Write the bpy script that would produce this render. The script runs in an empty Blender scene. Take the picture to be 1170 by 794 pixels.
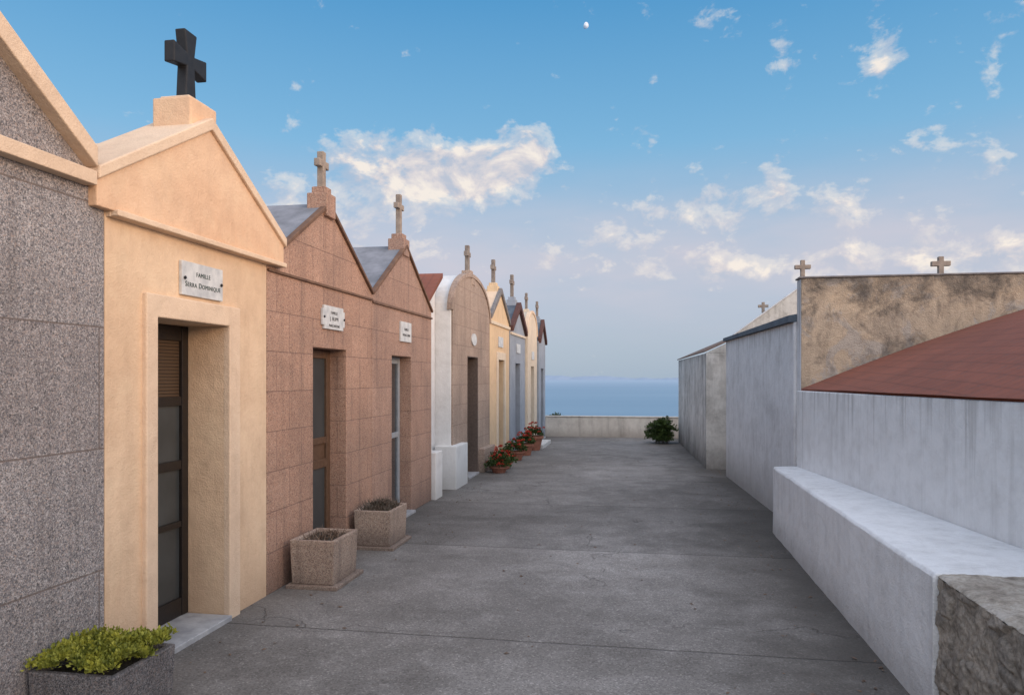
import bpy, bmesh, math, random
from mathutils import Vector, Matrix, noise
random.seed(7)
S=bpy.context.scene
COL=S.collection
R=math.radians

# ---------------------------------------------------------------- node helpers
def N(nt,t,ins=None,**props):
    n=nt.nodes.new(t)
    for k,v in props.items(): setattr(n,k,v)
    for k,v in (ins or {}).items():
        s=n.inputs[k]
        if isinstance(v,bpy.types.NodeSocket): nt.links.new(v,s)
        else: s.default_value=v
    return n
def c4(c): return (c[0],c[1],c[2],1)
def M(nt,op,a,b=None,c=None,clamp=False):
    n=nt.nodes.new('ShaderNodeMath'); n.operation=op; n.use_clamp=clamp
    for i,v in enumerate((a,b,c)):
        if v is None: continue
        if isinstance(v,bpy.types.NodeSocket): nt.links.new(v,n.inputs[i])
        else: n.inputs[i].default_value=v
    return n.outputs[0]
def MIX(nt,f,a,b,mode='MIX'):
    n=nt.nodes.new('ShaderNodeMixRGB'); n.blend_type=mode
    for k,v in (('Fac',f),('Color1',a),('Color2',b)):
        if isinstance(v,bpy.types.NodeSocket): nt.links.new(v,n.inputs[k])
        elif k=='Fac': n.inputs[k].default_value=v
        else: n.inputs[k].default_value=c4(v)
    return n.outputs[0]
def RAMP(nt,f,stops,interp='LINEAR'):
    n=nt.nodes.new('ShaderNodeValToRGB'); n.color_ramp.interpolation=interp
    e=n.color_ramp.elements
    while len(e)<len(stops): e.new(0.5)
    for i,(p,c) in enumerate(stops):
        e[i].position=p
        e[i].color=c4(c) if not isinstance(c,(int,float)) else (c,c,c,1)
    nt.links.new(f,n.inputs[0]); return n.outputs[0]
def NOISE(nt,vec,scale,detail=6,rough=.55,dist=0):
    return N(nt,'ShaderNodeTexNoise',{'Vector':vec,'Scale':scale,'Detail':detail,'Roughness':rough,'Distortion':dist}).outputs['Fac']
def MAP(nt,vec,scale=(1,1,1),loc=(0,0,0)):
    return N(nt,'ShaderNodeMapping',{'Vector':vec,'Scale':scale,'Location':loc}).outputs[0]
def newmat(name):
    m=bpy.data.materials.new(name); m.use_nodes=True
    nt=m.node_tree; nt.nodes.clear()
    out=nt.nodes.new('ShaderNodeOutputMaterial')
    b=nt.nodes.new('ShaderNodeBsdfPrincipled')
    nt.links.new(b.outputs[0],out.inputs[0])
    tc=nt.nodes.new('ShaderNodeTexCoord').outputs['Object']
    return m,nt,b,tc
def fin(nt,b,col,rough,height=None,hs=.01,strength=.6,spec=.3):
    if isinstance(col,bpy.types.NodeSocket): nt.links.new(col,b.inputs['Base Color'])
    else: b.inputs['Base Color'].default_value=c4(col)
    if isinstance(rough,bpy.types.NodeSocket): nt.links.new(rough,b.inputs['Roughness'])
    else: b.inputs['Roughness'].default_value=rough
    b.inputs['Specular IOR Level'].default_value=spec
    if height is not None:
        bp=N(nt,'ShaderNodeBump',{'Height':height,'Distance':hs,'Strength':strength})
        nt.links.new(bp.outputs[0],b.inputs['Normal'])

def plaster(name,col,col2,dirt=(.2,.17,.14),streak=.35,base=.5,dirt_h=.35,peel=0,peelcol=(.3,.2,.12),hs=.008,pthr=.52,blotch=0,topd=None,fs=5):
    m,nt,b,tc=newmat(name)
    big=NOISE(nt,tc,1.1,6,.6,.4)
    c=MIX(nt,RAMP(nt,big,[(.35,0.),(.68,1.)]),col,col2)
    mid=NOISE(nt,tc,7,6,.65)
    c=MIX(nt,M(nt,'MULTIPLY',RAMP(nt,mid,[(.45,0.),(.75,1.)]),.25),c,dirt)
    st=NOISE(nt,MAP(nt,tc,(fs,fs,.35)),1.6,7,.68,.35)
    st=M(nt,'MULTIPLY',RAMP(nt,st,[(.5,0.),(.74,1.)]),RAMP(nt,big,[(.38,.3),(.6,1.)]))
    c=MIX(nt,M(nt,'MULTIPLY',st,streak),c,dirt)
    z=N(nt,'ShaderNodeSeparateXYZ',{'Vector':tc}).outputs[2]
    if blotch:
        bn=NOISE(nt,MAP(nt,tc,(1,1,.8),(3,7,1)),2.6,9,.7,.4)
        c=MIX(nt,M(nt,'MULTIPLY',RAMP(nt,bn,[(.48,0.),(.66,1.)]),blotch),c,dirt)
        bn2=NOISE(nt,MAP(nt,tc,(1,1,.9),(8,2,5)),3.4,8,.66,.3)
        c=MIX(nt,M(nt,'MULTIPLY',RAMP(nt,bn2,[(.52,0.),(.6,1.)]),blotch*.8),c,tuple(min(.82,x*1.18) for x in col))
    if topd:
        dn=NOISE(nt,MAP(nt,tc,(11,11,.25),(2,3,0)),1.5,5,.6)
        tg=N(nt,'ShaderNodeMapRange',{'Value':M(nt,'ADD',z,M(nt,'MULTIPLY',M(nt,'SUBTRACT',dn,.58),2.4)),'From Min':topd-.3,'From Max':topd+.05,'To Min':0.,'To Max':.42}).outputs[0]
        c=MIX(nt,tg,c,dirt)
    zz=M(nt,'ADD',z,M(nt,'MULTIPLY',M(nt,'SUBTRACT',mid,.5),.5))
    g=N(nt,'ShaderNodeMapRange',{'Value':zz,'From Min':0.0,'From Max':dirt_h,'To Min':base,'To Max':0.}).outputs[0]
    c=MIX(nt,g,c,dirt)
    if peel:
        pn=NOISE(nt,tc,2.8,9,.66,.7)
        c=MIX(nt,M(nt,'MULTIPLY',RAMP(nt,pn,[(pthr,0.),(pthr+.05,1.)]),peel),c,peelcol)
        pn2=NOISE(nt,MAP(nt,tc,(1,1,.8),(5,2,8)),4.0,10,.76,.4)
        c=MIX(nt,M(nt,'MULTIPLY',RAMP(nt,pn2,[(.47,0.),(.66,1.)]),.75),c,dirt)
        tg=N(nt,'ShaderNodeMapRange',{'Value':M(nt,'ADD',z,M(nt,'MULTIPLY',M(nt,'SUBTRACT',pn2,.5),1.6)),'From Min':2.22,'From Max':2.72,'To Min':0.,'To Max':.8}).outputs[0]
        c=MIX(nt,tg,c,dirt)
    h=M(nt,'ADD',NOISE(nt,tc,90,3,.6),M(nt,'MULTIPLY',NOISE(nt,tc,9,5,.6),2.2))
    fin(nt,b,c,.88,h,hs,.55,.2)
    return m

def granite(name,pal,scale=75,bw=.4,bh=.3,joint=(.5,.4,.35),jm=.006,jf=.6,dirt_h=.4,offs=.5,dirt=(.07,.055,.05),soft=.3,var=.8):
    m,nt,b,tc=newmat(name)
    v=N(nt,'ShaderNodeTexVoronoi',{'Vector':tc,'Scale':scale,'Randomness':1.0})
    r=N(nt,'ShaderNodeSeparateColor',{'Color':v.outputs['Color']}).outputs[0]
    n=len(pal); c=RAMP(nt,r,[(i/n,p) for i,p in enumerate(pal)],'CONSTANT')
    v2=N(nt,'ShaderNodeTexVoronoi',{'Vector':tc,'Scale':scale*1.9})
    r2=N(nt,'ShaderNodeSeparateColor',{'Color':v2.outputs['Color']}).outputs[1]
    sel=RAMP(nt,NOISE(nt,tc,scale*.45,2,.5),[(.47,0.),(.53,1.)])
    c=MIX(nt,M(nt,'ADD',M(nt,'MULTIPLY',sel,.7),.15),c,RAMP(nt,r2,[(i/n,p) for i,p in enumerate(pal[::-1])],'CONSTANT'))
    avg=tuple(sum(p[k] for p in pal)/n for k in range(3))
    c=MIX(nt,soft,c,avg)
    sx=N(nt,'ShaderNodeSeparateXYZ',{'Vector':tc})
    uv=N(nt,'ShaderNodeCombineXYZ',{'X':M(nt,'ADD',sx.outputs[0],sx.outputs[1]),'Y':sx.outputs[2],'Z':0.}).outputs[0]
    br=N(nt,'ShaderNodeTexBrick',{'Vector':uv,'Color1':(1,1,1,1),'Color2':(var,var*.97,var*.96,1),'Mortar':(.6,.6,.6,1),'Scale':1.,
        'Mortar Size':jm,'Mortar Smooth':.2,'Bias':0.,'Brick Width':bw,'Row Height':bh},offset=offs)
    c=MIX(nt,.8,c,MIX(nt,1.,c,br.outputs['Color'],'MULTIPLY'))
    c=MIX(nt,M(nt,'MULTIPLY',br.outputs['Fac'],jf),c,joint)
    big=NOISE(nt,tc,1.4,6,.6,.3)
    c=MIX(nt,M(nt,'MULTIPLY',RAMP(nt,big,[(.4,0.),(.72,1.)]),.35),c,dirt)
    st=NOISE(nt,MAP(nt,tc,(6,6,.4)),1.7,6,.6)
    c=MIX(nt,M(nt,'MULTIPLY',RAMP(nt,st,[(.5,0.),(.75,1.)]),.4),c,dirt)
    zz=M(nt,'ADD',sx.outputs[2],M(nt,'MULTIPLY',M(nt,'SUBTRACT',big,.5),.5))
    g=N(nt,'ShaderNodeMapRange',{'Value':zz,'From Min':0.,'From Max':dirt_h,'To Min':.5,'To Max':0.}).outputs[0]
    c=MIX(nt,g,c,dirt)
    h=M(nt,'ADD',M(nt,'MULTIPLY',r,.5),M(nt,'MULTIPLY',br.outputs['Fac'],-2.))
    fin(nt,b,c,.7,h,.003,.5,.35)
    return m

def simple(name,col,col2=None,rough=.6,scale=12,metal=0,spec=.3,hs=.002,det=5):
    m,nt,b,tc=newmat(name)
    n=NOISE(nt,tc,scale,det,.6)
    c=MIX(nt,RAMP(nt,n,[(.35,0.),(.65,1.)]),col,col2 or tuple(x*.7 for x in col))
    b.inputs['Metallic'].default_value=metal
    fin(nt,b,c,rough,NOISE(nt,tc,scale*6,4),hs,.5,spec)
    return m

def tiles(name,col,col2,axis=1,step=.16,row=.3,line=.25):
    m,nt,b,tc=newmat(name)
    sx=N(nt,'ShaderNodeSeparateXYZ',{'Vector':tc})
    a=sx.outputs[axis]; o=sx.outputs[1-axis]
    n=NOISE(nt,tc,2.2,8,.65,.3)
    c=MIX(nt,RAMP(nt,n,[(.32,0.),(.7,1.)]),col,col2)
    saw=M(nt,'FRACT',M(nt,'DIVIDE',M(nt,'ADD',o,M(nt,'MULTIPLY',NOISE(nt,tc,6,2),.01)),row))
    edge=RAMP(nt,saw,[(0.,1.),(.12,0.),(.9,0.),(1.,.6)])
    c=MIX(nt,M(nt,'MULTIPLY',edge,line),c,(.07,.04,.033))
    w=M(nt,'ABSOLUTE',M(nt,'SINE',M(nt,'MULTIPLY',a,math.pi/step)))
    c=MIX(nt,M(nt,'MULTIPLY',RAMP(nt,w,[(.0,1.),(.3,0.)]),line*.6),c,(.07,.04,.033))
    st=NOISE(nt,tc,14,6,.7)
    c=MIX(nt,M(nt,'MULTIPLY',RAMP(nt,st,[(.5,0.),(.75,1.)]),.4),c,(.12,.09,.08))
    h=M(nt,'ADD',M(nt,'ADD',M(nt,'MULTIPLY',saw,.6),M(nt,'MULTIPLY',w,.5)),M(nt,'MULTIPLY',NOISE(nt,tc,40,4),.5))
    fin(nt,b,c,.85,h,.008,.6,.2)
    return m

def leafmat(name,a,bcol,scale=30):
    m,nt,b,tc=newmat(name)
    n=NOISE(nt,tc,scale,3,.6)
    c=RAMP(nt,n,[(.3,a),(.7,bcol)])
    fin(nt,b,c,.55,None,spec=.3)
    return m

# ---------------------------------------------------------------- mesh helpers
def box(x0,x1,y0,y1,z0,z1,tap=0):
    t=tap
    v=[(x0+t,y0+t,z0),(x1-t,y0+t,z0),(x1-t,y1-t,z0),(x0+t,y1-t,z0),(x0,y0,z1),(x1,y0,z1),(x1,y1,z1),(x0,y1,z1)]
    f=[(3,2,1,0),(4,5,6,7),(0,1,5,4),(1,2,6,5),(2,3,7,6),(3,0,4,7)]
    return v,f
def prism(poly,a0,a1,axis='x'):
    n=len(poly); v=[]
    for a in (a0,a1):
        for p in poly:
            if axis=='x': v.append((a,p[0],p[1]))
            elif axis=='y': v.append((p[0],a,p[1]))
            else: v.append((p[0],p[1],a))
    f=[tuple(range(n)),tuple(range(2*n-1,n-1,-1))]
    for i in range(n):
        j=(i+1)%n; f.append((i,i+n,j+n,j))
    return v,f
def mk(name,parts,mat,parent=None,bevel=0,smooth=False,attrs=None):
    vs=[];fs=[]
    for v,f in parts:
        o=len(vs); vs+=[tuple(p) for p in v]; fs+=[tuple(i+o for i in q) for q in f]
    me=bpy.data.meshes.new(name); me.from_pydata(vs,[],fs); me.update()
    bm=bmesh.new(); bm.from_mesh(me); bmesh.ops.recalc_face_normals(bm,faces=bm.faces) if not smooth else None
    bm.to_mesh(me); bm.free()
    mats=mat if isinstance(mat,(list,tuple)) else [mat]
    for mm in mats: me.materials.append(mm)
    if smooth:
        for p in me.polygons: p.use_smooth=True
    ob=bpy.data.objects.new(name,me); COL.objects.link(ob)
    if bevel:
        b=ob.modifiers.new('bevel','BEVEL'); b.width=bevel; b.segments=2; b.limit_method='ANGLE'; b.angle_limit=R(40)
    if parent: adopt(ob,parent)
    if attrs:
        for k,v in attrs.items(): ob[k]=v
    return ob
ROOTLOC={}
def adopt(ob,parent):
    ob.parent=parent
    if parent.name in ROOTLOC: ob.matrix_parent_inverse=Matrix.Translation(-Vector(ROOTLOC[parent.name]))
def root(name,loc,label,category,group=None):
    e=bpy.data.objects.new(name,None); e.empty_display_size=.2; e.location=loc; COL.objects.link(e)
    ROOTLOC[e.name]=loc
    e['label']=label; e['category']=category
    if group: e['group']=group
    return e
def text(name,lines,x,yc,z,size,mat,parent,gap=1.35):
    vs=[];fs=[]
    for i,(s,k) in enumerate(lines):
        cu=bpy.data.curves.new('t','FONT'); cu.body=s; cu.align_x='CENTER'; cu.size=size*k; cu.extrude=.001; cu.resolution_u=4
        cu.small_caps_scale=.84; cu.space_character=1.12
        for q,ch in enumerate(s):
            if ch.islower(): cu.body_format[q].use_small_caps=True
        o=bpy.data.objects.new('t',cu); COL.objects.link(o)
        bpy.context.view_layer.update()
        dg=bpy.context.evaluated_depsgraph_get()
        me=bpy.data.meshes.new_from_object(o.evaluated_get(dg))
        zz=z-i*size*gap
        of=len(vs)
        vs+=[(x+v.co.z,yc+v.co.x,zz+v.co.y) for v in me.vertices]
        fs+=[tuple(a+of for a in p.vertices) for p in me.polygons]
        bpy.data.objects.remove(o); bpy.data.curves.remove(cu); bpy.data.meshes.remove(me)
    return mk(name,[(vs,fs)],mat,parent)

# ---------------------------------------------------------------- materials
m_cream=plaster('plaster cream',(.76,.56,.38),(.66,.46,.30),dirt=(.36,.24,.16),streak=.3,base=.4,blotch=.18)
m_cream_l=plaster('plaster cream light',(.76,.58,.42),(.69,.51,.36),dirt=(.38,.27,.19),streak=.3,base=.2,blotch=.12)
m_ped=plaster('plaster apricot',(.77,.53,.35),(.68,.43,.27),dirt=(.38,.25,.17),streak=.35,base=.1,blotch=.2)
m_white=plaster('plaster white',(.72,.72,.72),(.6,.6,.6),dirt=(.3,.28,.26),streak=.35,base=.6)
m_white_clean=plaster('plaster white clean',(.75,.74,.72),(.66,.65,.63),dirt=(.35,.33,.3),streak=.2,base=.4)
m_wall_r=plaster('limewash weathered',(.72,.725,.74),(.62,.625,.64),dirt=(.23,.22,.21),streak=.42,base=.75,dirt_h=.6,blotch=.22,topd=2.2,fs=6)
m_wall_lo=plaster('limewash low wall',(.78,.785,.79),(.71,.715,.72),dirt=(.30,.285,.27),streak=.42,base=.3,dirt_h=.3,blotch=.14,topd=1.5,fs=6)
m_wall_s=plaster('limewash heavily stained',(.72,.71,.69),(.55,.54,.52),dirt=(.045,.042,.04),streak=1.,base=.8,dirt_h=.7,blotch=.35,topd=2.0,fs=5)
m_wall_t=plaster('plaster pale end face',(.70,.68,.64),(.58,.56,.52),dirt=(.14,.13,.12),streak=.5,base=.7,dirt_h=.6,blotch=.4,fs=5)
m_bench=plaster('limewash bench',(.80,.805,.81),(.73,.735,.74),dirt=(.32,.31,.30),streak=.4,base=.6,dirt_h=.28,hs=.012,blotch=.13,fs=6)
m_peel=plaster('plaster peeling ochre',(.56,.43,.30),(.46,.37,.28),dirt=(.085,.074,.065),streak=.5,base=.4,peel=.8,peelcol=(.42,.37,.32),hs=.02)
m_beige=plaster('plaster beige',(.64,.60,.54),(.54,.50,.44),dirt=(.15,.13,.11),streak=.7,base=.4,blotch=.5)
m_yellow=plaster('plaster yellow',(.72,.53,.33),(.64,.46,.30),dirt=(.3,.22,.14),streak=.3,base=.5)
m_blue=plaster('plaster blue grey',(.34,.37,.42),(.28,.31,.35),dirt=(.15,.15,.16),streak=.3,base=.5)
m_ivory=plaster('plaster ivory',(.72,.60,.46),(.64,.54,.42),dirt=(.3,.25,.2),streak=.3,base=.5)
m_farwall=plaster('plaster parapet',(.74,.68,.60),(.62,.57,.50),dirt=(.24,.20,.17),streak=.6,base=.5,dirt_h=.25,blotch=.2)
PG=[(.06,.06,.065),(.40,.37,.36),(.18,.175,.18),(.54,.51,.49),(.29,.26,.25),(.11,.11,.12),(.43,.34,.29),(.22,.215,.225)]
PP=[(.15,.085,.062),(.56,.345,.24),(.43,.24,.165),(.61,.44,.335),(.48,.275,.19),(.27,.155,.11),(.54,.325,.22)]
PL=[(.19,.13,.10),(.54,.41,.31),(.43,.30,.23),(.60,.50,.40),(.47,.34,.26),(.27,.19,.15)]
m_gr_grey=granite('granite grey speckled',PG,140,1.3,.62,(.17,.13,.11),.005,.7,soft=.12,var=.94)
m_gr_pink=granite('granite pink blocks',PP,150,.42,.30,(.21,.125,.095),.004,.5,soft=.15,var=.88)
m_gr_pink2=granite('granite rose blocks',[(p[0]*.97,p[1]*1.0,p[2]*1.04) for p in PP],150,.42,.30,(.22,.135,.105),.004,.5,soft=.15,var=.88)
m_gr_light=granite('granite tan blocks',PL,150,.5,.3,(.28,.19,.15),.005,.5,soft=.1,var=.88)
m_gr_plant=granite('granite aggregate planter',[tuple(x*.9 for x in c) for c in PL],140,9,9,jm=0,jf=0,dirt_h=.16,soft=.05)
m_gr_plant_d=granite('granite aggregate dark planter',[tuple(x*.6 for x in c) for c in PG],140,9,9,jm=0,jf=0,dirt_h=.1,soft=.0)
m_coping_dark=simple('coping brown',(.19,.11,.07),(.12,.07,.05),.8)
m_coping_grey=simple('coping grey',(.24,.22,.21),(.15,.14,.14),.85)
m_roof_grey=simple('roof bluish cement',(.27,.28,.31),(.17,.18,.20),.9,5)
m_maroon=simple('fascia dark brown red',(.12,.055,.045),(.08,.04,.035),.8)
m_tile=tiles('roof tiles brown red',(.29,.105,.070),(.20,.078,.055),1,.11,.13,.35)
m_tile_b=tiles('roof tiles brown',(.26,.17,.13),(.15,.11,.09),1,.2,.35)
m_slate=simple('roof sheet blue grey',(.11,.14,.17),(.07,.085,.11),.8,6)
m_iron=simple('black iron',(.014,.015,.018),(.022,.022,.024),.55,20,spec=.3)
m_bronze=simple('door frame dark bronze',(.012,.010,.010),(.02,.015,.012),.4,20,spec=.4)
m_brown=simple('door frame brown',(.13,.075,.045),(.09,.05,.03),.45,25,spec=.4)
m_dkbrown=simple('door frame grey brown',(.15,.11,.09),(.11,.08,.065),.6,25,spec=.3)
m_bluefr=simple('door frame steel blue',(.05,.07,.09),(.035,.05,.065),.45,20,spec=.5)
m_palefr=simple('door frame pale grey',(.33,.36,.39),(.26,.29,.32),.45,20,spec=.4)
m_alu=simple('door frame tan',(.22,.17,.13),(.17,.13,.10),.5,20,spec=.4)
m_frost=simple('frosted glass',(.055,.062,.064),(.036,.041,.042),.3,3,spec=.5,hs=.0005)
m_glass=simple('dark glass',(.03,.035,.04),(.045,.05,.055),.08,3,spec=.7,hs=.0002)
m,nt,b,tc=newmat('ribbed grille pane')
zz_=N(nt,'ShaderNodeSeparateXYZ',{'Vector':tc}).outputs[2]
rib=M(nt,'ABSOLUTE',M(nt,'SINE',M(nt,'MULTIPLY',zz_,math.pi/.022)))
fin(nt,b,MIX(nt,RAMP(nt,rib,[(.1,0.),(.5,1.)]),(.015,.012,.01),(.08,.05,.03)),.4,rib,.004,.8,.4)
m_amber=m
m_metal=simple('handle metal',(.5,.45,.35),(.4,.35,.28),.35,30,metal=1)
m_marble=simple('marble plaque',(.66,.66,.64),(.46,.47,.47),.4,14,spec=.4,hs=.0005)
m_ink=simple('engraved lettering',(.02,.02,.025),(.03,.03,.03),.6)
m_inkg=simple('engraved lettering green',(.015,.05,.045),(.03,.05,.05),.6)
m_cross=simple('cross stone',(.30,.25,.21),(.19,.155,.135),.9,14)
m_cross_b=simple('cross bleached stone',(.38,.31,.25),(.25,.20,.165),.9,14)
m_soil=simple('soil',(.07,.055,.04),(.035,.03,.022),.95,30,hs=.02)
m_terra=simple('terracotta pot',(.33,.14,.09),(.25,.105,.07),.8,14)
m_succ=leafmat('succulent leaves',(.07,.095,.015),(.40,.38,.05),16)
m_leaf=leafmat('shrub leaves',(.02,.045,.012),(.08,.12,.03),8)
m_dry=leafmat('dry twigs',(.08,.05,.035),(.20,.14,.10),30)
m_red=leafmat('red petals',(.40,.03,.02),(.56,.07,.04),20)
m_step=simple('marble threshold',(.44,.44,.44),(.28,.28,.29),.6,9)

# ---------------------------------------------------------------- setting: ground, path, sea, hills
def terrain():
    xs=[-700,-300,-150,-90,-60,-40,-25,-12,-6,0,6,12,25,40,60,90,150,300,700]
    ys=[-700,-300,-150,-80,-40,-20,-8,0,6,12,18,20.8,24,30,45,70,110,200,500]
    v=[];f=[]
    for y in ys:
        for x in xs:
            d=max(y-20.8,abs(x)-60,-y-100,0)
            v.append((x,y,-.03-min(d*.7,60)))
    w=len(xs)
    for j in range(len(ys)-1):
        for i in range(w-1):
            a=j*w+i; f.append((a,a+1,a+w+1,a+w))
    m,nt,b,tc=newmat('dry hillside')
    n=NOISE(nt,tc,.6,9,.65)
    c=RAMP(nt,n,[(.3,(.09,.075,.045)),(.5,(.06,.07,.03)),(.7,(.18,.15,.1))])
    fin(nt,b,c,.95,NOISE(nt,tc,8,6),.05,.6)
    mk('ground',[(v,f)],m,smooth=True,attrs={'kind':'structure'})
terrain()

def pathmat():
    m,nt,b,tc=newmat('weathered concrete')
    sx=N(nt,'ShaderNodeSeparateXYZ',{'Vector':tc})
    x,y=sx.outputs[0],sx.outputs[1]
    big=NOISE(nt,tc,.55,7,.58,.6)
    mid=NOISE(nt,MAP(nt,tc,(1,1,1),(4,9,0)),1.6,8,.6,.4)
    fine=NOISE(nt,tc,45,4,.7)
    c=RAMP(nt,big,[(.34,(.150,.137,.124)),(.5,(.200,.185,.170)),(.66,(.265,.247,.23))])
    c=MIX(nt,RAMP(nt,mid,[(.46,0.),(.7,.6)]),c,(.105,.096,.086))
    mid2=NOISE(nt,MAP(nt,tc,(1,1,1),(14,3,0)),3.2,9,.72,.4)
    c=MIX(nt,RAMP(nt,mid2,[(.5,0.),(.68,.32)]),c,(.34,.322,.30))
    px_=M(nt,'DIVIDE',M(nt,'ADD',x,.35),.8); py_=M(nt,'DIVIDE',M(nt,'SUBTRACT',y,6.9),1.3)
    wr=M(nt,'EXPONENT',M(nt,'MULTIPLY',M(nt,'ADD',M(nt,'MULTIPLY',px_,px_),M(nt,'MULTIPLY',py_,py_)),-1.))
    strip=M(nt,'EXPONENT',M(nt,'MULTIPLY',M(nt,'MULTIPLY',M(nt,'ADD',x,.45),M(nt,'ADD',x,.45)),-.9))
    strip=M(nt,'MULTIPLY',strip,N(nt,'ShaderNodeMapRange',{'Value':y,'From Min':6.,'From Max':12.,'To Min':.1,'To Max':.5}).outputs[0])
    wr=M(nt,'MAXIMUM',wr,strip)
    c=MIX(nt,M(nt,'MULTIPLY',wr,RAMP(nt,mid2,[(.36,.15),(.58,.65)])),c,(.40,.38,.36))
    v=N(nt,'ShaderNodeTexVoronoi',{'Vector':tc,'Scale':110.})
    r=N(nt,'ShaderNodeSeparateColor',{'Color':v.outputs['Color']}).outputs[0]
    c=MIX(nt,.5,c,MIX(nt,1.,c,RAMP(nt,r,[(0,.45),(.3,.9),(.7,1.05),(.93,1.8)],'CONSTANT'),'MULTIPLY'))
    sp_=N(nt,'ShaderNodeTexVoronoi',{'Vector':tc,'Scale':5.5}).outputs['Distance']
    c=MIX(nt,M(nt,'MULTIPLY',RAMP(nt,sp_,[(.03,1.),(.08,0.)]),.45),c,(.05,.045,.04))
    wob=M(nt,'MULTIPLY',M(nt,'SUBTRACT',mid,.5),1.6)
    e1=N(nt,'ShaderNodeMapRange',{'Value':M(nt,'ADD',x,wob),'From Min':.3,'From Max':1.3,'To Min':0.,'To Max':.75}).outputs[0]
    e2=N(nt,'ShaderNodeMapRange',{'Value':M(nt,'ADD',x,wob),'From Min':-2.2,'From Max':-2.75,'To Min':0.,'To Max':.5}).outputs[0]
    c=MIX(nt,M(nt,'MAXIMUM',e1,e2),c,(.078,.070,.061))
    wv=N(nt,'ShaderNodeVectorMath',{0:tc,1:N(nt,'ShaderNodeTexNoise',{'Vector':tc,'Scale':2.5,'Detail':5.}).outputs['Color']},operation='ADD').outputs[0]
    cr=N(nt,'ShaderNodeTexVoronoi',{'Vector':wv,'Scale':.33},feature='DISTANCE_TO_EDGE').outputs['Distance']
    crm=M(nt,'MULTIPLY',RAMP(nt,cr,[(.0,1.),(.0035,0.)]),RAMP(nt,big,[(.48,0.),(.56,1.)]))
    c=MIX(nt,M(nt,'MULTIPLY',crm,.5),c,(.05,.045,.04))
    yw=M(nt,'ADD',y,M(nt,'MULTIPLY',M(nt,'SUBTRACT',mid2,.5),.04))
    ph=M(nt,'DIVIDE',M(nt,'ADD',yw,1.65),2.45)
    jy=M(nt,'ABSOLUTE',M(nt,'SUBTRACT',M(nt,'FRACT',ph),.5))
    j=M(nt,'MULTIPLY',RAMP(nt,jy,[(.0,1.),(.0045,0.)]),.75)
    tone=N(nt,'ShaderNodeTexWhiteNoise',{'W':M(nt,'FLOOR',M(nt,'ADD',ph,.5))},noise_dimensions='1D').outputs[0]
    c=MIX(nt,1.,c,RAMP(nt,tone,[(0.,.86),(1.,1.12)]),'MULTIPLY')
    c=MIX(nt,j,c,(.035,.032,.028))
    h=M(nt,'ADD',M(nt,'MULTIPLY',fine,1.),M(nt,'MULTIPLY',mid2,1.))
    h=M(nt,'SUBTRACT',h,M(nt,'MULTIPLY',M(nt,'MAXIMUM',j,crm),1.5))
    fin(nt,b,c,.82,h,.008,.7,.25)
    return m
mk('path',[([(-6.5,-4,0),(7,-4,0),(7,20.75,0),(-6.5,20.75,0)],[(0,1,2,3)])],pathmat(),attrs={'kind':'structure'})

m,nt,b,tc=newmat('sea water')
w1=NOISE(nt,MAP(nt,tc,(.012,.03,1)),1.,6,.65)
w2=NOISE(nt,MAP(nt,tc,(.0006,.0016,1)),1.,5,.5)
c=RAMP(nt,w2,[(.35,(.17,.275,.37)),(.65,(.20,.31,.40))])
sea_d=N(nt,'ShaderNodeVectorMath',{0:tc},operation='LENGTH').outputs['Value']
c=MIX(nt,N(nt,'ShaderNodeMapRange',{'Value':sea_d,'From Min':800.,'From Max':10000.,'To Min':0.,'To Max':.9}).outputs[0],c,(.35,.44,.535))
fin(nt,b,c,.5,w1,3.,.5,.12)
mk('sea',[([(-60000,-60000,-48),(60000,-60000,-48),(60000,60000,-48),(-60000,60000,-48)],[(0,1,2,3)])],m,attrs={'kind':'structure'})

def hills():
    v=[];f=[];n=160
    for i in range(n+1):
        t=i/n; x=-5200+8600*t
        e=max(0,math.sin(math.pi*t))**.6
        h=(noise.fractal(Vector((x*.0006,3.1,0)),1.,2.,6)*.6+.45)*170*e
        for k,(yy,zz) in enumerate(((21000,-50),(22500,-45+max(h,3)),(24500,-50))):
            v.append((x,yy,zz))
    for i in range(n):
        for k in range(2):
            a=i*3+k; f.append((a,a+3,a+4,a+1))
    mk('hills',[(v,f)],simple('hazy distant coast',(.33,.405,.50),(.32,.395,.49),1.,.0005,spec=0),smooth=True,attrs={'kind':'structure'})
hills()

# ---------------------------------------------------------------- building parts
def chevron(y0,y1,ez,az,t):
    m=(y0+y1)/2
    return [(y0,ez),(m,az),(y1,ez),(y1,ez-t),(m,az-t*1.15),(y0,ez-t)]
def door(parent,xd,y0,y1,z0,z1,rails,mats,frame,st=.06,two=False):
    d=mk('door',[box(xd-.05,xd,y0,y0+st,z0,z1),box(xd-.05,xd,y1-st,y1,z0,z1)]+
        [box(xd-.045,xd-.004,y0+st,y1-st,a,b) for a,b in rails]+
        ([box(xd-.045,xd+.004,(y0+y1)/2-.03,(y0+y1)/2+.03,z0+.001,z1-.001)] if two else []),frame,parent,bevel=.004)
    for i in range(len(rails)-1):
        a=rails[i][1]; b_=rails[i+1][0]
        mk('pane',[box(xd-.035,xd-.022,y0+st*.9,y1-st*.9,a-.01,b_+.01)],mats[i%len(mats)],d)
    yh=y0+st*.5 if not two else (y0+y1)/2
    zc=z0+1.0
    mk('handle',[box(xd+.001,xd+.008,yh-.018,yh+.018,zc-.09,zc+.09),box(xd+.008,xd+.045,yh-.008,yh+.008,zc+.0,zc+.018),
        box(xd+.034,xd+.048,yh-.008,yh+.11,zc+.001,zc+.017)],m_metal,d,bevel=.003)
    return d
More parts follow.
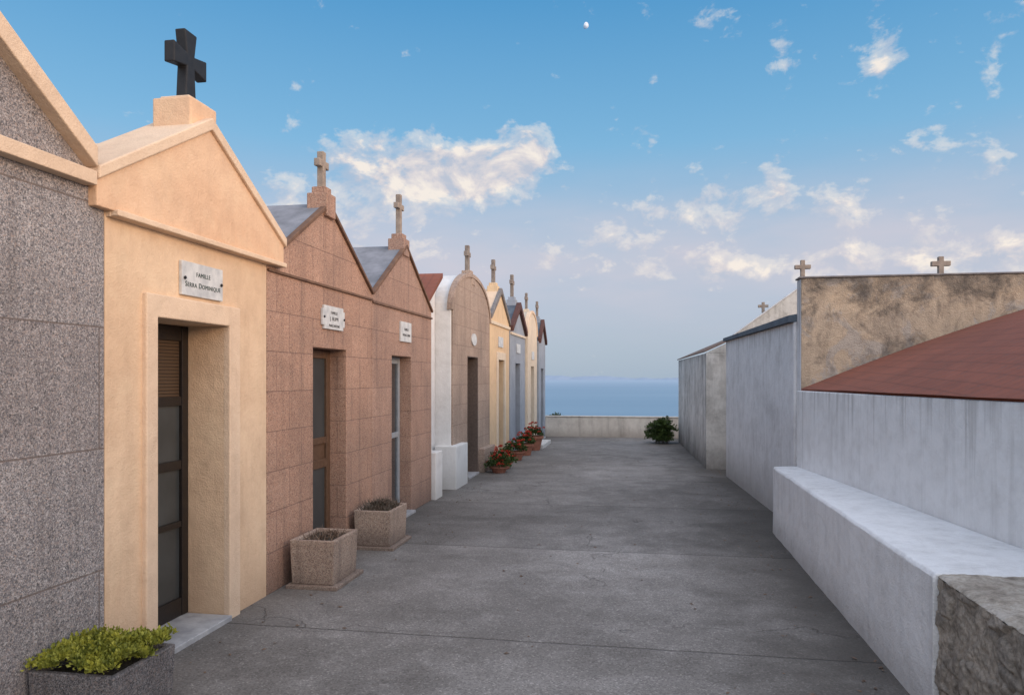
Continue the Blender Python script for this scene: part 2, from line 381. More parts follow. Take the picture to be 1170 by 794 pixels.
def cross(parent,x,yc,z0,h,w,th,dep,mat,flare=0,up=.64,pname='cross'):
    a=th/2; fl=flare; zc=z0+h*up
    p=[(yc-a-fl*.6,z0),(yc+a+fl*.6,z0),(yc+a,zc-a),(yc+w/2,zc-a-fl),(yc+w/2,zc+a+fl),(yc+a,zc+a),(yc+a+fl,z0+h),(yc-a-fl,z0+h),(yc-a,zc+a),(yc-w/2,zc+a+fl),(yc-w/2,zc-a-fl),(yc-a,zc-a)]
    return mk(pname,[prism(p,x-dep/2,x+dep/2)],mat,parent,bevel=min(.008,th*.12))
def plaque(parent,x,y0,y1,z0,z1,mat=None,shape='rect',rosettes=True):
    if shape=='rect': poly=[(y0,z0),(y1,z0),(y1,z1),(y0,z1)]
    elif shape=='notch':
        k=.032; poly=[(y0+k,z0),(y1-k,z0),(y1-k,z0+k),(y1,z0+k),(y1,z1-k),(y1-k,z1-k),(y1-k,z1),(y0+k,z1),(y0+k,z1-k),(y0,z1-k),(y0,z0+k),(y0+k,z0+k)]
    else:
        cy=(y0+y1)/2; cz=(z0+z1)/2
        poly=[(cy+(y1-y0)/2*math.cos(i*math.pi/10),cz+(z1-z0)/2*math.sin(i*math.pi/10)) for i in range(20)]
    p=mk('plaque',[prism(poly,x+.001,x+.022)],mat or m_marble,parent,bevel=.003)
    if rosettes:
        for cy in (y0+.024,y1-.024):
            cz=(z0+z1)/2
            pts=[(cy+.009*(1+.25*math.cos(i*math.pi/2))*math.cos(i*math.pi/8),cz+.009*(1+.25*math.cos(i*math.pi/2))*math.sin(i*math.pi/8)) for i in range(16)]
            mk('rosette_stud',[prism(pts,x+.023,x+.034)],m_iron,p,bevel=.002)
    return p

def tomb(spec):
    s=spec; xf=s['x']; y0,y1=s['y']; ez,az=s['eave'],s['apex']; mid=(y0+y1)/2; xb=s.get('xb',-5.3)
    e=root('mausoleum',(xf-.05,mid,0),s['label'],'mausoleum',s.get('group','family mausoleums lining the cemetery alley'))
    d0,d1,dt=s['door'][:3]; rec=s['rec']; kind=s.get('kind','gable'); t=s.get('t',.08)
    if kind=='gable':
        top=[(y1,ez-t*.6),(mid,az-t*.7),(y0,ez-t*.6)]
    else:
        top=[]; rz=az-ez
        for i in range(21):
            a=math.pi*i/20; top.append((mid+(y1-y0)/2*math.cos(a),ez+rz*math.sin(a)))
    z0=-.06
    out=[(y0,z0),(d0,z0),(d0,dt),(d1,dt),(d1,z0),(y1,z0)]+s.get('top',top)
    body=[(y0,z0),(y1,z0)]+s.get('top',top)
    xr=xf-rec-.06
    mats=s['wall']
    mk('wall',[prism(out,xr,xf),prism(body,xb,xr)],s.get('body',mats) if kind=='arch' else mats,e,bevel=.008)
    if kind=='arch':
        f=.018
        ins=[(y0+f,0),(d0-.0,0),(d0,dt),(d1,dt),(d1,0),(y1-f,0)]+[(mid+(y-mid)*(1-f*1.2),z-f) for y,z in top]
        mk('facade_cladding',[prism(ins,xf+.001,xf+.025)],mats,e,bevel=.004)
        mk('door_reveal',[prism([(d0-.001,0),(d0+.012,0),(d0+.012,dt-.012),(d1-.012,dt-.012),(d1-.012,0),(d1+.001,0),(d1+.001,dt+.001),(d0-.001,dt+.001)],xf-rec-.055,xf+.030)],s.get('reveal',mats),e)
        rz=az-ez
        o=[(mid+((y1-y0)/2+.035)*math.cos(math.pi*i/24),ez+(rz+.035)*math.sin(math.pi*i/24)) for i in range(25)]
        n_=[(mid+((y1-y0)/2-.03)*math.cos(math.pi*i/24),ez+(rz-.03)*math.sin(math.pi*i/24)) for i in range(24,-1,-1)]
        mk('coping',[prism(o+n_,xf-.05,xf+.045)],s['coping'],e,bevel=.005)
    else:
        o=s.get('over',.0)
        if 'copey' in s: ca,cb=s['copey']
        else: ca,cb=y0+.004-o,y1-.004+o
        mk('roof',[prism(chevron(ca+.003,cb-.003,ez-.012,az-.012,t),xb-.03,xf-.03)],s['roof'],e,bevel=.005)
        mk('coping',[prism(chevron(ca,cb,ez,az,t),xf-.028,xf+s.get('proj',.04))],s['coping'],e,bevel=.006)
        if s.get('band'):
            b0,b1=s['band']; ba,bb=s.get('bandy',(y0+.004,y1-.004))
            mk('string_course',[box(xf-.02,xf+s.get('bproj',.03),ba,bb,b0,b1)],s.get('bandmat',s['coping']),e,bevel=.005)
    dz=s.get('dz',.03)
    n=s['dstyle']
    xd=xf-rec
    i_=.014 if kind=='arch' else .005
    if n==0: door(e,xd+.0,d0+i_,d1-i_,dz,dt-.004,[(dz,dz+.12),(.62,.66),(1.0,1.06),(1.42,1.48),(dt-.1,dt-.004)],[m_frost,m_frost,m_frost,m_amber],m_bronze,.07)
    elif n==1: door(e,xd,d0+i_,d1-i_,dz,dt-.004,[(dz,dz+.1),(.78,.86),(1.0,1.06),(dt-.08,dt-.004)],[m_frost,m_brown,m_frost],m_brown,.08,False)
    elif n==2: door(e,xd,d0+i_,d1-i_,dz,dt-.004,[(dz,dz+.1),(.9,.96),(dt-.08,dt-.004)],[m_glass,m_glass],s.get('frame',m_bluefr),.06)
    else:
        fr={3:m_alu,4:m_bluefr,5:m_dkbrown}[n]
        door(e,xd,d0+i_,d1-i_,dz,dt-i_,[(dz,dz+.25),(.95,1.0),(dt-.08,dt-.014)],[m_frost,m_frost],fr,.07,True)
    mk('threshold',[box(xd-.02,xf+s.get('stepout',.06),d0+i_,d1-i_,-.02,dz-.002)],m_step,e,bevel=.006)
    if s.get('ped'):
        pw,ph,pz,px=s['ped']
        k=pw*.5
        mk('pedestal',[box(px-k-.03,px+k+.03,mid-pw/2-.03,mid+pw/2+.03,az-.14,pz-.06),box(px-k,px+k,mid-pw/2,mid+pw/2,pz-.061,pz)],s.get('pedmat',mats),e,bevel=.008)
        cross(e,px,mid,pz-.004,ph,*s['cross'])
    return e

G=tomb
# H0
e0=G(dict(x=-2.72,y=(1.1,3.41),eave=2.745,apex=3.46,door=(1.95,2.6,1.9),rec=.2,t=.10,wall=m_gr_grey,roof=m_cream_l,coping=m_cream_l,dstyle=0,
   top=[(3.41,2.56),(3.28,2.56),(3.28,2.69),(2.255,3.38),(1.1,2.70)],copey=(1.22,3.28),proj=.07,band=(2.555,2.625),bandy=(1.1,3.28),bproj=.065,
   ped=(.2,.4,3.6,-2.86),cross=(.3,.1,.08,m_cross),bandmat=m_cream_l,
   label='grey speckled granite mausoleum with cream gable mouldings'))
# H1
e1=G(dict(x=-2.72,y=(3.414,5.088),eave=2.55,apex=3.12,door=(3.80,4.543,1.945),rec=.27,t=.12,wall=m_cream,roof=m_cream_l,coping=m_cream_l,dstyle=0,proj=.03,
   top=[(5.088,2.5),(4.251,3.02),(3.414,2.5)],stepout=.05,dz=.035,
   label='cream plastered mausoleum with black cross and dark door beside granite tomb'))
yc=4.278
ped=[(3.295,2.46),(5.262,2.46),(5.262,2.60),(yc,3.17),(3.295,2.60)]
mk('pediment',[prism(ped,-2.735,-2.672)],m_ped,e1,bevel=.006)
mk('raking_cornice',[prism([(3.286,2.655),(yc,3.232),(5.27,2.655),(5.27,2.59),(yc,3.155),(3.286,2.59)],-3.05,-2.648)],m_cream_l,e1,bevel=.008)
mk('string_course',[box(-2.73,-2.648,3.42,5.268,2.435,2.468)],m_cream_l,e1,bevel=.006)
mk('door_surround',[prism([(3.70,-.03),(3.801,-.03),(3.801,1.944),(4.542,1.944),(4.542,-.03),(4.675,-.03),(4.675,2.075),(3.70,2.075)],-2.74,-2.69)],m_cream_l,e1,bevel=.008)
mk('pedestal',[box(-2.97,-2.71,4.135,4.42,3.05,3.325)],m_ped,e1,bevel=.012)
mk('pedestal_cap',[box(-2.94,-2.74,4.165,4.39,3.324,3.345)],m_cream_l,e1,bevel=.01)
cross(e1,-2.835,yc,3.34,.44,.345,.085,.07,m_iron,flare=.024,up=.58)
p=plaque(e1,-2.72,4.03,4.47,2.10,2.305)
text('lettering',[('FAMILLE',.95),('Serra Dominique',1.12)],-2.697,4.25,2.222,.040,m_inkg,p,1.7)
# H2
e2=G(dict(x=-2.72,y=(5.092,7.257),eave=2.49,apex=3.15,door=(5.878,6.593,1.86),rec=.16,t=.034,wall=m_gr_pink,roof=m_roof_grey,coping=m_coping_dark,dstyle=1,
   band=(2.39,2.412),bproj=.02,proj=.028,ped=(.13,.32,3.275,-2.78),cross=(.19,.06,.06,m_cross_b,.004,.66),
   label='pink granite block mausoleum with brown glazed door and small cross'))
p=plaque(e2,-2.72,6.02,6.50,2.03,2.235,shape='notch')
text('lettering',[('FAMILLE',.8),('J. FILIPPI',1.),('MARCANTONI',.7)],-2.697,6.26,2.165,.045,m_ink,p,1.25)
# H3
e3=G(dict(x=-2.72,y=(7.262,9.45),eave=2.49,apex=3.16,door=(7.88,8.58,1.85),rec=.14,t=.034,wall=m_gr_pink2,roof=m_roof_grey,coping=m_coping_dark,dstyle=2,frame=m_palefr,
   band=(2.37,2.392),bproj=.02,proj=.028,ped=(.14,.47,3.28,-2.80),cross=(.22,.06,.06,m_cross_b,.003,.7),
   label='rose granite mausoleum with pale framed glass door and tall thin cross'))
p=plaque(e3,-2.72,8.13,8.52,2.02,2.25,rosettes=False)
text('lettering',[('FAMILLE',.8),('MORACCHINI',.8)],-2.697,8.325,2.15,.05,m_ink,p,1.3)
# gap building
eg=root('mausoleum',(-3.2,9.98,0),'narrow white set-back tomb with sloping dark red roof','mausoleum','family mausoleums lining the cemetery alley')
mk('wall',[prism([(9.46,-.05),(10.54,-.05),(10.54,3.05),(9.46,2.40)],-5.2,-2.98)],m_white,eg,bevel=.01)
mk('roof',[prism([(9.457,2.40),(9.457,2.455),(10.545,3.135),(10.545,3.06)],-5.35,-2.86)],m_tile,eg,bevel=.005)
mk('plinth',[box(-3.0,-2.665,9.47,9.80,-.02,.62)],m_white_clean,eg,bevel=.01)
# H4 arch
e4=G(dict(kind='arch',x=-2.745,y=(10.55,13.28),eave=2.60,apex=3.26,door=(11.5,12.25,1.95),rec=.2,wall=m_gr_light,body=m_white_clean,coping=m_gr_light,dstyle=5,reveal=m_dkbrown,
   ped=(.16,.42,3.36,-2.82),cross=(.22,.07,.07,m_cross,.006,.66),
   label='barrel-vaulted tan granite mausoleum with white painted side'))
plaque(e4,-2.72,11.75,12.1,2.13,2.33,shape='oval',rosettes=False)
mk('plinth',[box(-2.94,-2.62,10.38,11.1,-.02,.62)],m_white_clean,e4,bevel=.01)
mk('plinth',[box(-2.9,-2.62,12.35,13.26,-.02,.4)],m_gr_light,e4,bevel=.01)
# H5
e5=G(dict(x=-2.72,y=(13.30,15.28),eave=2.78,apex=3.36,door=(13.98,14.62,1.95),rec=.12,t=.09,wall=m_yellow,roof=m_cream_l,coping=m_coping_grey,dstyle=3,
   band=(2.6,2.66),bandmat=m_ivory,ped=(.15,.46,3.46,-2.86),cross=(.26,.075,.07,m_cross,.006,.66),
   label='yellow plastered gabled mausoleum with grey cross'))
mk('door_surround',[prism([(13.85,0),(13.979,0),(13.979,1.951),(14.621,1.951),(14.621,0),(14.75,0),(14.75,2.1),(13.85,2.1)],-2.73,-2.69)],m_ivory,e5,bevel=.006)
plaque(e5,-2.72,14.05,14.5,2.2,2.4,rosettes=False)
# H6
e6=G(dict(x=-2.70,y=(15.30,17.30),eave=2.70,apex=3.28,door=(15.95,16.6,1.92),rec=.12,t=.12,wall=m_blue,roof=m_slate,coping=m_maroon,dstyle=2,
   band=(2.52,2.57),bandmat=m_ivory,ped=(.15,.5,3.40,-2.84),cross=(.28,.08,.07,m_cross,.006,.66),proj=.07,
   label='blue-grey plastered mausoleum with dark brown gable fascia'))
plaque(e6,-2.70,16.05,16.5,2.15,2.35,rosettes=False)
# H7
e7=G(dict(kind='arch',x=-2.67,y=(17.32,18.95),eave=2.66,apex=3.22,door=(17.85,18.4,1.9),rec=.14,wall=m_ivory,body=m_ivory,coping=m_cream_l,dstyle=4,
   ped=(.13,.4,3.30,-2.8),cross=(.24,.07,.06,m_cross,.006,.66),
   label='ivory plastered mausoleum with rounded top'))
plaque(e7,-2.645,17.95,18.3,2.05,2.25,rosettes=False)
# H8
e8=G(dict(x=-2.60,y=(18.97,20.25),eave=2.62,apex=3.16,door=(19.35,19.9,1.85),rec=.12,t=.12,wall=m_blue,roof=m_slate,coping=m_maroon,dstyle=4,
   ped=(.13,.4,3.24,-2.74),cross=(.24,.07,.06,m_cross,.006,.66),proj=.06,
   label='small grey-blue mausoleum with dark gable beside the end wall'))

# ---------------------------------------------------------------- planters
def leaves(rng,n,cx,cy,cz,rx,ry,rz,size,upbias=.3,shell=.5,asp=.45):
    vs=[];fs=[]
    for i in range(n):
        d=Vector((rng.gauss(0,1),rng.gauss(0,1),rng.gauss(0,1))).normalized()
        if d.z<-.1: d.z*=-.6
        r=shell+(1-shell)*rng.random()
        k=1+.28*noise.noise(Vector((cx*3+d.x*2.2,cy*3+d.y*2.2,d.z*2.2)))
        p=Vector((cx+d.x*rx*r*k,cy+d.y*ry*r*k,cz+d.z*rz*r*k))
        ax=(d+Vector((rng.uniform(-.8,.8),rng.uniform(-.8,.8),rng.uniform(-.5,.8)+upbias))).normalized()
        sd=ax.cross(Vector((rng.uniform(-1,1),rng.uniform(-1,1),rng.uniform(-1,1)))).normalized()
        s=size*rng.uniform(.6,1.3)
        o=len(vs)
        nn=ax.cross(sd)*s*.15
        vs+=[tuple(p),tuple(p+ax*s*.55+sd*s*asp+nn),tuple(p+ax*s),tuple(p+ax*s*.55-sd*s*asp+nn)]
        fs.append((o,o+1,o+2,o+3))
    return vs,fs
def planter(x0,x1,y0,y1,h,mat,label,tap=.012,w=.035,slab=True,z=0.):
    e=root('planter',((x0+x1)/2,(y0+y1)/2,0),label,'planter','stone planters along the alley')
    zb=z+(.03 if slab else 0)
    if slab: mk('slab',[box(x0-.02,x1+.035,y0-.03,y1+.04,-.005,.029)],m_gr_plant,e,bevel=.006)
    v=[];f=[]
    def ring(a,zz): v.extend([(x0+a,y0+a,zz),(x1-a,y0+a,zz),(x1-a,y1-a,zz),(x0+a,y1-a,zz)])
    ring(tap,zb);ring(0,h);ring(w,h);ring(w+.01,h-.06)
    f=[(3,2,1,0)]
    for k in range(3):
        for i in range(4):
            j=(i+1)%4; f.append((k*4+i,k*4+j,k*4+4+j,k*4+4+i))
    f.append((12,13,14,15))
    mk('trough',[(v,f)],mat,e,bevel=.006)
    s=[];fs=[];n=8
    for j in range(n+1):
        for i in range(n+1):
            x=x0+w+.004+(x1-x0-2*w-.008)*i/n; y=y0+w+.004+(y1-y0-2*w-.008)*j/n
            s.append((x,y,h-.025+.012*noise.noise(Vector((x*15,y*15,0)))))
    for j in range(n):
        for i in range(n):
            a=j*(n+1)+i; fs.append((a,a+1,a+n+2,a+n+1))
    mk('soil',[(s,fs)],m_soil,e,smooth=True)
    return e
rng=random.Random(3)
planter(-2.70,-2.27,2.90,3.34,.29,m_gr_plant_d,'dark granite planter full of yellow-green succulents',slab=False)
parts=[]
for i in range(13):
    for j in range(13):
        cx=-2.685+.395*(i+rng.uniform(-.35,.35))/12;cy=2.915+.41*(j+rng.uniform(-.35,.35))/12
        s=rng.uniform(.026,.036)
        parts.append(leaves(rng,42,cx,cy,.285+.06*(.5+noise.noise(Vector((cx*9,cy*9,2))))+rng.uniform(0,.012),s,s,s*1.35,.021,.5,.15,.32))
pl=mk('succulent_plant',parts,m_succ); pl['label']='yellow-green succulent clumps filling dark planter'; pl['category']='plant'
planter(-2.65,-2.29,5.31,5.79,.365,m_gr_plant,'pink aggregate stone planter with a little dry growth')
planter(-2.66,-2.30,6.62,7.12,.36,m_gr_plant,'aggregate stone planter filled with brown withered plants')
def twigs(x0,x1,y0,y1,z,n,h):
    vs=[];fs=[]
    for i in range(n):
        p=Vector((rng.uniform(x0,x1),rng.uniform(y0,y1),z)); d=Vector((rng.uniform(-.6,.6),rng.uniform(-.6,.6),rng.uniform(.3,1))).normalized()*h*rng.uniform(.4,1)
        s=Vector((.003,.003,0)); o=len(vs); b_=p+d*.5+Vector((rng.uniform(-.01,.01),rng.uniform(-.01,.01),0))
        vs+=[tuple(p-s),tuple(p+s),tuple(b_+s*.8),tuple(b_-s*.8),tuple(p+d)]
        fs+=[(o,o+1,o+2,o+3),(o+3,o+2,o+4)]
    return vs,fs
t1=mk('withered_plant',[twigs(-2.60,-2.34,5.38,5.74,.335,70,.10),leaves(rng,90,-2.46,5.6,.335,.1,.14,.04,.02)],m_dry)
t1['label']='sparse dry twigs in pink planter'; t1['category']='plant'
t2=mk('withered_plant',[twigs(-2.62,-2.34,6.67,7.07,.32,520,.15),leaves(rng,480,-2.48,6.87,.33,.14,.19,.09,.028)],leafmat('withered leaves',(.035,.035,.025),(.14,.10,.075),20))
t2['label']='dense brown withered plant in stone planter'; t2['category']='plant'

def pot(x,y,r,h,full=1.):
    e=root('flower_pot',(x,y,0),'terracotta pot with red flowers beside a mausoleum','flower pot','potted red flowers by the mausoleums')
    n=20;prof=[(r*.68,0),(r*.95,h*.82),(r*1.08,h*.82),(r*1.1,h),(r*.95,h),(r*.9,h*.85),(0.001,h*.85)]
    v=[];f=[]
    for pr,pz in prof:
        for i in range(n): v.append((x+pr*math.cos(2*math.pi*i/n),y+pr*math.sin(2*math.pi*i/n),pz))
    for k in range(len(prof)-1):
        for i in range(n):
            j=(i+1)%n; f.append((k*n+i,k*n+j,k*n+n+j,k*n+n+i))
    mk('pot',[(v,f)],m_terra,e)
    mk('leaves',[leaves(rng,int(460*full),x,y,h+.02,r*1.25*full,r*1.25*full,.2*full,.045,.15)],m_leaf,e)
    fl=[]
    for i in range(19):
        a=rng.uniform(0,6.28);q=rng.uniform(.2,1.3)*r*full
        fl.append(leaves(rng,24,x+q*math.cos(a),y+q*math.sin(a),h+rng.uniform(.05,.25)*(1.3-.5*q/r),.026,.026,.024,.025,.2,.3,.5))
    mk('flowers',fl,m_red,e)
pot(-2.42,12.95,.17,.12,1.1); pot(-2.38,12.4,.15,.10,1.1); pot(-2.42,14.3,.17,.18); pot(-2.38,15.3,.16,.24,.95); pot(-2.36,16.4,.20,.32,.85)

# bush near end wall
e=root('shrub',(.5,18.6,0),'dense dark green shrub against the low end wall','shrub')
mk('branches',[twigs(.35,.65,18.4,18.8,0,60,.5)],m_dry,e)
bl=[]
for i in range(38):
    a=rng.uniform(0,6.28);q=rng.uniform(0,.33)
    bl.append(leaves(rng,170,.48+q*math.cos(a),18.6+q*math.sin(a),rng.uniform(.04,.50),.16,.16,.15,.045,.3,.4))
mk('foliage',bl,m_leaf,e)
gt=mk('grass_tuft',[twigs(-2.5,-2.2,20.55,20.65,.3,160,.4),leaves(rng,200,-2.35,20.62,.5,.16,.08,.12,.05)],m_leaf)
gt['label']='wild green tuft growing behind low end wall'; gt['category']='plant'

# end wall
e=root('low_wall',(0,20.4,0),'low weathered plaster wall closing off the alley above the sea','wall')
mk('wall',[box(-6.4,6.5,20.3,20.5,-.05,.54)],m_farwall,e,bevel=.015)
mk('coping',[box(-6.4,6.5,20.28,20.52,.541,.57)],m_farwall,e,bevel=.012)
e=root('kerb_slab',(-2.35,17.2,0),'pale concrete slab along the mausoleum fronts','slab')
mk('slab',[box(-2.66,-2.2,16.7,18.2,-.01,.09)],m_white_clean,e,bevel=.01)

# ---------------------------------------------------------------- right side
LX=lambda y:1.585+.114*(8.12-y)
e=root('tomb_building',(3,4,0),'low white tomb building with brown-red tiled roof','tomb building')
mk('wall',[prism([(LX(8.12),8.12),(LX(-.5),-.5),(6.9,-.5),(6.9,8.12)],-.05,1.47,'z')],m_wall_lo,e,bevel=.01)
def roofmesh():
    v=[];f=[];ny=24;nx=16
    for j in range(ny+1):
        y=8.118-8.72*j/ny
        x0=LX(y)-.012+(.06*max(0,1-j/6))
        for i in range(nx+1):
            t=i/nx; x=x0+(4.4-x0)*t
            z=1.49+1.0*t+.05*math.sin(t*math.pi)
            z+=.006*noise.noise(Vector((x*2,y*2,0)))
            v.append((x,y,z))
    w=nx+1
    for j in range(ny):
        for i in range(nx):
            a=j*w+i; f.append((a,a+1,a+w+1,a+w))
    b0=len(v); v+=[(7,8.118,1.5),(7,-.602,1.5)]
    f.append(tuple([nx]+[b0,b0+1]+[ny*w+nx]+[j*w+nx for j in range(ny-1,0,-1)]))
    u0=len(v)
    v+=[(LX(8.118)+.048,8.118,1.472),(LX(-.6)-.012,-.602,1.472)]
    f.append(tuple([u0]+[j*w for j in range(ny+1)]+[u0+1]))
    return v,f
mk('roof',[roofmesh()],m_tile,e)
# bench
BY=3.78
e=root('masonry_bench',(1.45,6,0),'whitewashed masonry bench ledge against the tomb wall','bench')
def bench():
    n=40;v=[];f=[]
    def ring(y):
        w=.006*noise.noise(Vector((y*3,0,0)))
        xw=LX(y)-.003
        return [(1.34+w,y,-.03),(1.345+w*1.5,y,.3),(1.345+w,y,.665),(1.36+w,y,.682+w),(xw-.05,y,.69),(xw,y,.69),(xw,y,-.03)]
    for i in range(n+1): v+=ring(BY+(8.08-BY)*i/n)
    for i in range(n):
        for k in range(7):
            a=i*7+k; b_=i*7+(k+1)%7; f.append((a,b_,b_+7,a+7))
    f.append(tuple(range(7))); f.append(tuple(range(n*7+6,n*7-1,-1)))
    return v,f
mk('seat_block',[bench()],m_bench,e,bevel=.006)
# rubble wall: squared stones set in mortar
def rubble():
    vs=[];fs=[];cols=[]
    nx,nz=380,110
    y0,y1=1.2,BY-.005; z1=.672
    for j in range(nz+1):
        for i in range(nx+1):
            y=y1+(y0-y1)*i/nx; z=-.03+(z1+.03)*j/nz
            q=Vector((y*4.6,z*8.,.3))+Vector(noise.noise_vector(Vector((y*5,z*5,1))))*.22+Vector(noise.noise_vector(Vector((y*22,z*22,1))))*.05
            d,pts=noise.voronoi(q,distance_metric='CHEBYCHEV')
            edge=min(1,(d[1]-d[0])/.16); sm=edge*edge*(3-2*edge)
            rr=abs(math.sin(pts[0].x*12.9+pts[0].y*78.2)*43.7)%1
            cov=noise.fractal(Vector((y*2.3,z*3,9)),1,2,5)
            ms=max(0,min(1,(.38-cov)*3))
            if rr<.2: ms*=.3
            sm*=ms
            n1=noise.fractal(Vector((y*16,z*16,0)),.8,2,6)
            n3=noise.fractal(Vector((y*60,z*60,3)),.7,2,5)
            x=1.372-(.010+.010*rr)*sm+.005*n1*(1.5-sm)+.003*n3
            vs.append((x,y,z)); g=.17+.2*rr
            mo=(.42,.37,.31)
            st=(g*1.12,g*1.0,g*.86)
            k=.9+.35*noise.fractal(Vector((y*11,z*11,4)),.9,2,6)
            gap=1-.4*max(0,1-edge*1.6)*ms
            cols.append(tuple((mo[a]*(1-sm)+st[a]*sm)*k*gap for a in range(3)))
    w=nx+1
    for j in range(nz):
        for i in range(nx):
            a=j*w+i; fs.append((a,a+1,a+w+1,a+w))
    return vs,fs,cols
e=root('rubble_wall',(1.7,2.6,0),'rough rubble stone wall with cement top next to the bench','stone wall')
vs,fs,cols=rubble()
m,nt,b,tc=newmat('rubble stone')
at=N(nt,'ShaderNodeVertexColor',layer_name='Col')
n=NOISE(nt,tc,40,8,.75)
c=MIX(nt,1.,at.outputs[0],RAMP(nt,n,[(.3,.45),(.5,1.),(.7,1.4)]),'MULTIPLY')
fin(nt,b,c,.95,NOISE(nt,tc,80,7,.75),.010,.9,.1)
ob=mk('stone_face',[(vs,fs)],m,e,smooth=True)
ca=ob.data.color_attributes.new('Col','FLOAT_COLOR','POINT')
for i,c_ in enumerate(cols): ca.data[i].color=(*c_,1)
def rtop():
    v=[];f=[];nx,ny=60,220
    for j in range(ny+1):
        for i in range(nx+1):
            y=1.2+(BY-.003-1.2)*j/ny
            t=i/nx
            x=1.366+(LX(y)-.004-1.366)*t
            z=.683+.006*noise.fractal(Vector((x*6,y*6,0)),1,2,5)+.003*noise.fractal(Vector((x*30,y*30,0)),.8,2,4)
            if i==0: z-=.014; x+=.006*noise.noise(Vector((0,y*12,0)))
            elif i==1: z-=.003
            v.append((x,y,z))
    w=nx+1
    for j in range(ny):
        for i in range(nx):
            a=j*w+i; f.append((a,a+1,a+w+1,a+w))
    return v,f
m,nt,b,tc=newmat('crumbling cement')
n=NOISE(nt,tc,5,9,.7,.4); n2_=NOISE(nt,tc,40,8,.75)
c=RAMP(nt,n,[(.34,(.20,.17,.14)),(.5,(.38,.34,.29)),(.62,(.48,.44,.39))])
c=MIX(nt,1.,c,RAMP(nt,n2_,[(.3,.6),(.5,1.),(.7,1.25)]),'MULTIPLY')
fin(nt,b,c,.97,n2_,.010,.9,.1)
mk('cement_top',[rtop()],m,e,smooth=True)
mk('core',[prism([(1.40,1.22),(1.40,BY-.01),(LX(BY)-.006,BY-.01),(LX(1.22)-.006,1.22)],-.03,.6,'z')],m_wall_t,e)

# middle building (parapet + long wall)
e=root('tomb_building',(3.2,10.5,0),'tall whitewashed tomb building with peeling ochre end parapet','tomb building')
pv,pf=box(1.63,6.8,8.13,8.33,-.05,2.635)
ob=mk('parapet',[(pv,pf)],[m_peel,m_wall_r],e,bevel=.012)
for p in ob.data.polygons:
    if abs(p.normal.x)>.5: p.material_index=1
mk('parapet_coping',[box(1.615,6.815,8.12,8.34,2.636,2.655)],m_coping_grey,e,bevel=.006)
mk('wall',[prism([(1.60,8.335),(1.362,12.6),(5.5,12.6),(5.5,8.335)],-.05,2.2,'z')],m_wall_r,e,bevel=.01)
v=[(1.55,8.335,2.20),(1.55,8.335,2.27),(3.4,8.335,2.60),(5.55,8.335,2.2),(1.315,12.6,2.20),(1.315,12.6,2.25),(3.4,12.6,2.60),(5.55,12.6,2.2)]
mk('roof',[(v,[(0,1,2,3),(7,6,5,4),(0,4,5,1),(1,5,6,2),(2,6,7,3),(3,7,4,0)])],m_slate,e)
mk('gable_parapet',[prism([(1.40,2.0),(1.40,2.24),(2.50,3.05),(3.6,2.24),(3.6,2.0)],12.602,12.78,'y')],m_beige,e,bevel=.012)
mk('parapet_coping',[prism([(1.38,2.245),(2.50,3.075),(3.62,2.245),(3.62,2.22),(2.50,3.045),(1.38,2.22)],12.59,12.79,'y')],m_white,e,bevel=.006)
def smallcross(x,y,z0,h,w,th,par,mat):
    a=th/2; zc=z0+h*.62
    p=[(x-a,z0),(x+a,z0),(x+a,zc-a),(x+w/2,zc-a),(x+w/2,zc+a),(x+a,zc+a),(x+a,z0+h),(x-a,z0+h),(x-a,zc+a),(x-w/2,zc+a),(x-w/2,zc-a),(x-a,zc-a)]
    mk('cross',[prism(p,y-.025,y+.025,'y')],mat,par,bevel=.005)
smallcross(1.67,8.24,2.65,.19,.16,.042,e,m_cross_b)
smallcross(3.01,8.24,2.65,.19,.18,.05,e,m_cross_b)
smallcross(1.96,12.69,2.67,.17,.16,.045,e,m_cross_b)
# far right building: jutting into the alley with a pale end face
e=root('tomb_building',(2.6,16.2,0),'white tomb with black vertical damp stains and pale end face','tomb building')
fv,ff=prism([(1.12,13.5),(.91,19.05),(4.8,19.05),(4.8,13.5)],-.05,2.04,'z')
ob=mk('wall',[(fv,ff)],[m_wall_s,m_wall_t],e,bevel=.01)
for p in ob.data.polygons:
    if p.normal.y<-.5: p.material_index=1
mk('gable',[prism([(1.13,2.041),(1.13,2.05),(2.9,2.88),(4.79,2.05),(4.79,2.041)],13.502,13.66,'y')],m_wall_t,e,bevel=.008)
v=[(1.10,13.49,2.06),(1.10,13.49,2.085),(2.9,13.49,2.93),(4.85,13.49,2.04),(4.85,13.49,2.01),(2.9,13.49,2.895),
   (.88,19.08,2.045),(.88,19.08,2.07),(2.9,19.08,2.93),(4.85,19.08,2.04),(4.85,19.08,2.01),(2.9,19.08,2.895)]
mk('roof',[(v,[(0,1,2,5),(5,2,3,4),(11,8,7,6),(10,9,8,11),(1,7,8,2),(2,8,9,3),(0,6,7,1),(3,9,10,4),(0,5,11,6),(5,4,10,11)])],m_tile_b,e)

